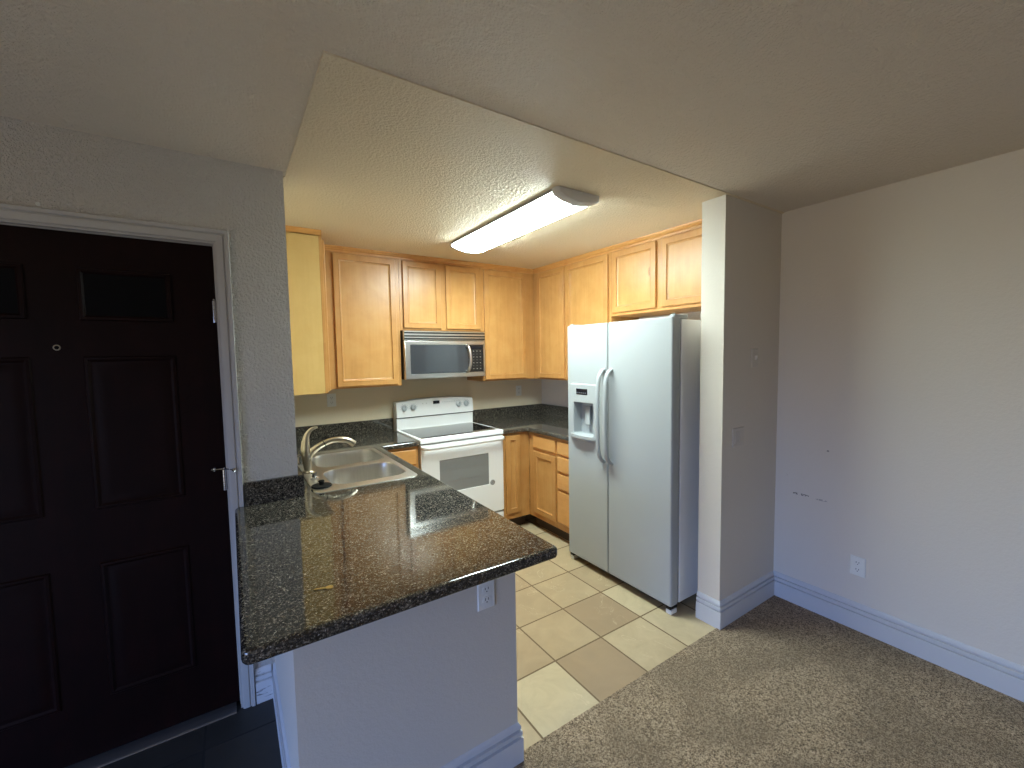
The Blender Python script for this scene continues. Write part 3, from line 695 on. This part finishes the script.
# ------------------------------------------------------------------ microwave
mx0, mx1, MY = 1.188, 1.944, 3.372
mw = thing('microwave', 'stainless steel microwave mounted over the range', 'microwave', ((mx0 + mx1) / 2, 3.56, 1.383))
bm = BM(); box(bm, mx0, mx1, MY + .035, YB - .002, 1.384, 1.786, .003, 1); pl(obj('body', bm, 'black_plastic', mw), 'dark microwave casing')
bm = BM(); box(bm, mx0 + .002, mx1 - .002, MY + .006, MY + .036, 1.706, 1.782, .002, 1); vg = obj('vent_grille', bm, 'steel', mw)
for z in (1.712, 1.734, 1.760):
    bm = BM(); box(bm, mx0 + .004, mx1 - .004, MY + .003, MY + .010, z, z + .012); obj('vent_slot', bm, 'black_plastic', vg)
DX = 1.786
bm = BM(); fm = lambda u, v, l: (u, MY + .035 - l, v)
loft(bm, [[fm(*p, l) for p in rect4(mx0 + .004 + i, mx1 - .004 - i, 1.386 + i, 1.702 - i)] for i, l in ((0, 0), (0, .029), (.003, .034), (.006, .035))] + [[fm(*p, l) for p in rect4(1.240 - g, 1.922 + g, 1.428 - g, 1.668 + g)] for g, l in ((.002, .035), (0, .031), (0, .026))], True, True)
dr = obj('door', bm, 'steel', mw)
bm = BM(); box(bm, 1.2405, DX - .001, MY + .0035, MY + .0085, 1.4285, 1.6675); wd = obj('window', bm, 'mw_glass', dr)
bm = BM(); pth = smooth_path([(1.752, MY + .004, 1.662), (1.760, MY - .022, 1.650), (1.768, MY - .036, 1.600), (1.770, MY - .040, 1.547), (1.768, MY - .036, 1.495), (1.760, MY - .022, 1.444), (1.752, MY + .004, 1.432)])
tube(bm, pth, .0125, 12); obj('handle', bm, 'steel', dr)
bm = BM(); box(bm, DX, 1.9215, MY + .0025, MY + .0085, 1.4285, 1.6675); cp = obj('control_panel', bm, 'black_plastic', mw)
bm = BM(); box(bm, 1.806, 1.905, MY + .0012, MY + .004, 1.630, 1.655); obj('display', bm, 'display', cp)
for r_ in range(7):
    for c_ in range(3):
        bm = BM(); bx_ = 1.822 + c_ * .034; bz = 1.612 - r_ * .026
        box(bm, bx_ - .005, bx_ + .005, MY + .0012, MY + .004, bz - .002, bz + .002); obj('button', bm, 'grey_gasket' if r_ % 2 else 'mark', cp)

# ------------------------------------------------------------------ refrigerator
FY0, FY1, FX, FS = 1.536, 2.450, 2.116, 2.042
fr = thing('refrigerator', 'white side by side refrigerator with ice and water dispenser', 'refrigerator', (2.48, 1.99, 0))
bm = BM(); box(bm, FX + .085, 2.835, FY0 + .004, FY1 - .004, 0.055, 1.762, .006, 2); obj('body', bm, 'white_enamel', fr)
bm = BM(); box(bm, FX + .074, FX + .086, FY0 + .014, FY1 - .014, 0.06, 1.755); pl(obj('gasket', bm, 'grey_gasket', fr), 'grey door gasket')
def fdoor(y0, y1, name, hole=None):
    bm = BM(); z0, z1 = 0.052, 1.776; fn = lambda u, v, l: (FX + .074 - l, u, v)
    if not hole:
        box(bm, FX, FX + .074, y0, y1, z0, z1, .012, 4)
    else:
        b, c_, e0, e1 = hole
        loft(bm, [[fn(*p, l) for p in rect4(y0 + i, y1 - i, z0 + i, z1 - i)] for i, l in ((.004, 0), (0, .004), (0, .062), (.0015, .068), (.005, .072), (.012, .074))] + [[fn(*p, l) for p in rect4(b, c_, e0, e1)] for l in (.074, .006)], True, True)
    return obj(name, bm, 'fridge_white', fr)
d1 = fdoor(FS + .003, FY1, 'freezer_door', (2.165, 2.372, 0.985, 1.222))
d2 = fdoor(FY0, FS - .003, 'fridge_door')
# dispenser surround
bm = BM(); fn = lambda u, v, l: (FX - l, u, v)
def arc_rect(u0, u1, v0, v1, r): return rrect(u0, u1, v0, v1, r, 5)
hole = [(u, v) for u, v in arc_rect(2.168, 2.369, 0.988, 1.219, .012)]
for lp, ins in ((arc_rect(2.128, 2.408, 0.938, 1.356, .015), 0),):
    o0 = [fn(u, v, -.002) for u, v in lp]; o1_ = [fn(u, v, .008) for u, v in arc_rect(2.130, 2.406, 0.940, 1.354, .014)]; o2_ = [fn(u, v, .012) for u, v in arc_rect(2.135, 2.401, 0.945, 1.349, .012)]
    i1 = [fn(u, v, .012) for u, v in arc_rect(2.164, 2.373, 0.984, 1.223, .014)]; i2 = [fn(u, v, .008) for u, v in hole]; i3 = [fn(u, v, -.064) for u, v in hole]
    loft(bm, [o0, o1_, o2_, i1, i2, i3], False, True)
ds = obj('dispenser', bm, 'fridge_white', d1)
bm = BM(); box(bm, FX - .0145, FX - .010, 2.224, 2.338, 1.278, 1.320, .001, 1); pl(obj('dispenser_display', bm, 'display', d1), 'dark dispenser display')
for i in range(5):
    bm = BM(); box(bm, FX - .0152, FX - .0140, 2.236 + i * .021, 2.246 + i * .021, 1.288, 1.294); obj('display_mark', bm, 'grey_gasket', d1)
bm = BM(); prof = [(2.170, 0), (2.367, 0), (2.367, -.01), (2.268, -.022), (2.170, -.01)]
prism(bm, [(2.135, FX + .055), (2.400, FX + .055), (2.400, FX - .014), (2.360, FX - .036), (2.268, FX - .046), (2.175, FX - .036), (2.135, FX - .014)], 0.966, 0.986, lambda u, v, a: (v, u, a))
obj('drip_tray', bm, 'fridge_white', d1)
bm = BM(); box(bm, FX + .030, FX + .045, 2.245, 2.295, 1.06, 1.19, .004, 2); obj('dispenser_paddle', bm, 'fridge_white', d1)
for nm, y_, dd in (('handle', FS + .034, d1), ('handle', FS - .034, d2)):
    bm = BM(); pth = smooth_path([(FX + .004, y_, 1.462), (FX - .022, y_, 1.448), (FX - .050, y_, 1.395), (FX - .060, y_, 1.30), (FX - .064, y_, 1.15), (FX - .060, y_, 0.99), (FX - .050, y_, 0.895), (FX - .022, y_, 0.842), (FX + .004, y_, 0.828)], 5)
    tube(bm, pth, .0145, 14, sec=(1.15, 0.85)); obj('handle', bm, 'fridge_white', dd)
for y_, s in ((FY0 + .022, 1), (FY1 - .022, -1)):
    bm = BM(); box(bm, FX + .020, FX + .150, y_ - .018, y_ + .018 + 0.05 * 0, 1.763, 1.788, .005, 2); lathe(bm, [(0.010, 0), (0.010, .004), (0.0, .006)], (FX + .035, y_, 1.787), n=12); obj('hinge_cover', bm, 'fridge_white', fr)
bm = BM(); box(bm, FX + .055, FX + .084, FY0 + .03, FY1 - .03, 0.012, 0.052); pl(obj('base_grille', bm, 'black_plastic', fr), 'black base grille')
for y_ in (FY0 + .025, FY1 - .025):
    bm = BM(); box(bm, FX + .012, FX + .070, y_ - .020, y_ + .020, 0.0, 0.030, .006, 2); ft = obj('foot', bm, 'white_plastic', fr)
    bm = BM(); box(bm, FX + .008, FX + .075, y_ - .017, y_ + .017, 0.030, 0.046, .003, 1); pl(obj('roller_bracket', bm, 'black_plastic', ft), 'black roller bracket')

# ------------------------------------------------------------------ ceiling light
lx0, lx1, ly0, ly1 = 1.405, 1.690, 1.722, 2.900; lm = (lx0 + lx1) / 2
lt = thing('ceiling_light', 'long fluorescent wraparound ceiling light glowing over the kitchen', 'ceiling light', (lm, (ly0 + ly1) / 2, HK))
def lens_prof(gr=0.0):
    w_ = (lx1 - lx0) / 2
    half = [(1.0, .014), (.975, .024), (.90, .032), (.75, .040), (.55, .0465), (.30, .052), (.06, .0565)]
    P_ = [(lm - w_ * k - gr * (k > .9), HK - z - gr * (k < 1)) for k, z in half]
    return P_ + [(2 * lm - x, z) for x, z in P_[::-1]]
bm = BM(); box(bm, lx0 - .001, lx1 + .001, ly0 - .004, ly1 + .004, HK - .0145, HK - .0005); obj('housing', bm, 'cap_grey', lt)
bm = BM(); prism(bm, lens_prof(), ly0, ly1, XZ); ln = obj('lens', bm, 'lens', lt)
bm = BM(); prism(bm, [(lm - .007, HK - .0548), (lm + .007, HK - .0548), (lm + .006, HK - .0595), (lm - .006, HK - .0595)], ly0, ly1, XZ); pl(obj('lens_rail', bm, 'rail_grey', lt), 'grey keel rail along the lens')
bm = BM(); box(bm, lx0 - .004, lx0 - .001, ly0, ly1, HK - .017, HK - .0005); box(bm, lx1 + .001, lx1 + .004, ly0, ly1, HK - .017, HK - .0005); pl(obj('edge_rail', bm, 'rail_grey', lt), 'thin grey edge rails')
for a, b in ((ly0 - .042, ly0 + .004), (ly1 - .004, ly1 + .042)):
    P_ = [(lx0 - .008, HK - .001)] + [(x, z) for x, z in lens_prof(.006)] + [(lx1 + .008, HK - .001)]
    sc = lambda q, k: [(lm + (x - lm) * k, q, HK - .001 + (z - HK + .001) * k) for x, z in P_]
    near = a < 2
    rs = [sc(a, .88), sc(a + .010, .96), sc(a + .024, 1.0), sc(b, 1.0)] if near else [sc(a, 1.0), sc(b - .024, 1.0), sc(b - .010, .96), sc(b, .88)]
    bm = BM(); loft(bm, rs); obj('end_cap', bm, 'cap_grey', lt)

# ------------------------------------------------------------------ outlets, switches, small marks
def plate(kind, label, cat, face, q, u, v, w_=.070, h_=.108, n=1, mat='white_plastic'):
    fn = MAPS[face](q); c0 = fn(u, v, 0)
    r = thing('wall_outlet' if kind == 'outlet' else 'light_switch', label, cat, c0)
    bm = BM(); loft(bm, [[fn(*p, l) for p in rect4(u - w_ / 2 + i, u + w_ / 2 - i, v - h_ / 2 + i, v + h_ / 2 - i)] for i, l in ((0, .0003), (0, .003), (.003, .006))]); obj('cover_plate', bm, mat, r)
    for k in range(n):
        uu = u + (k - (n - 1) / 2) * .046
        if kind == 'outlet':
            for dv in (-.0195, .0195):
                bm = BM(); pr = [(uu + .0165 * math.cos(2 * PI * i / 20), v + dv + max(-.0125, min(.0125, .0165 * math.sin(2 * PI * i / 20)))) for i in range(20)]
                prism(bm, pr, .0055, .0078, lambda a, b, l: fn(a, b, l)); s = obj('socket', bm, mat, r)
                bm = BM()
                for du in (-.0062, .0062):
                    lo = [fn(*p, .0076) for p in rect4(uu + du - .0012, uu + du + .0012, v + dv - .001, v + dv + .0075)]; hi = [fn(*p, .0081) for p in rect4(uu + du - .0012, uu + du + .0012, v + dv - .001, v + dv + .0075)]
                    loft(bm, [lo, hi])
                lathe(bm, [(.0024, .0076), (.0024, .0081)], fn(uu, v + dv - .0075, 0), Vector(fn(0, 0, 1)) - Vector(fn(0, 0, 0)), 10)
                pl(obj('slots', bm, 'black_plastic', s), 'dark socket slots')
        elif kind == 'toggle':
            bm = BM(); loft(bm, [[fn(*p, l) for p in rect4(uu - .005 + i, uu + .005 - i, v - .012 + i + s_, v + .012 - i + s_)] for i, l, s_ in ((0, .0055, 0), (0, .009, 0), (.0015, .020, .006))]); obj('toggle', bm, mat, r)
        else:
            bm = BM(); loft(bm, [[fn(*p, l) for p in rect4(uu - .0165, uu + .0165, v - .033, v + .033)] for l in (.0055, .0085)]); obj('rocker', bm, mat, r)
    for dv in ((-.0475, .0475) if kind != 'outlet' else (0,)):
        bm = BM(); lathe(bm, [(.003, .0055), (.003, .007), (0, .0072)], fn(u, v + dv, 0), Vector(fn(0, 0, 1)) - Vector(fn(0, 0, 0)), 10); obj('screw', bm, mat, r)
    return r
plate('outlet', 'white duplex outlet on the low wall under the peninsula overhang', 'outlet', '-Y', YP, 0.730, 0.712)
plate('outlet', 'white duplex outlet low on the right wall above the baseboard', 'outlet', '-X', XR, 0.875, 0.366)
plate('toggle', 'white single toggle switch high on the stub wall', 'light switch', '-Y', YS, 2.572, 1.528, mat='plate')
plate('rocker', 'white double rocker switch lower on the stub wall', 'light switch', '-Y', YS, 2.408, 1.080, w_=.116, n=2, mat='plate')
plate('outlet', 'white outlet on the back wall under the left wall cabinet', 'outlet', '-Y', YB, 0.690, 1.225)
plate('outlet', 'white outlet on the back wall right of the range', 'outlet', '-Y', YB, 2.555, 1.195)
bm = BM(); lathe(bm, [(.007, 0.0), (.006, .003), (.003, .004), (.0028, .0015), (0, .0015)], (-0.534, YD + .0005, 2.127), (0, -1, 0), 14)
tag(obj('wall_anchor', bm, 'white_plastic'), 'tiny pale screw anchor in the wall above the front door', 'wall anchor')
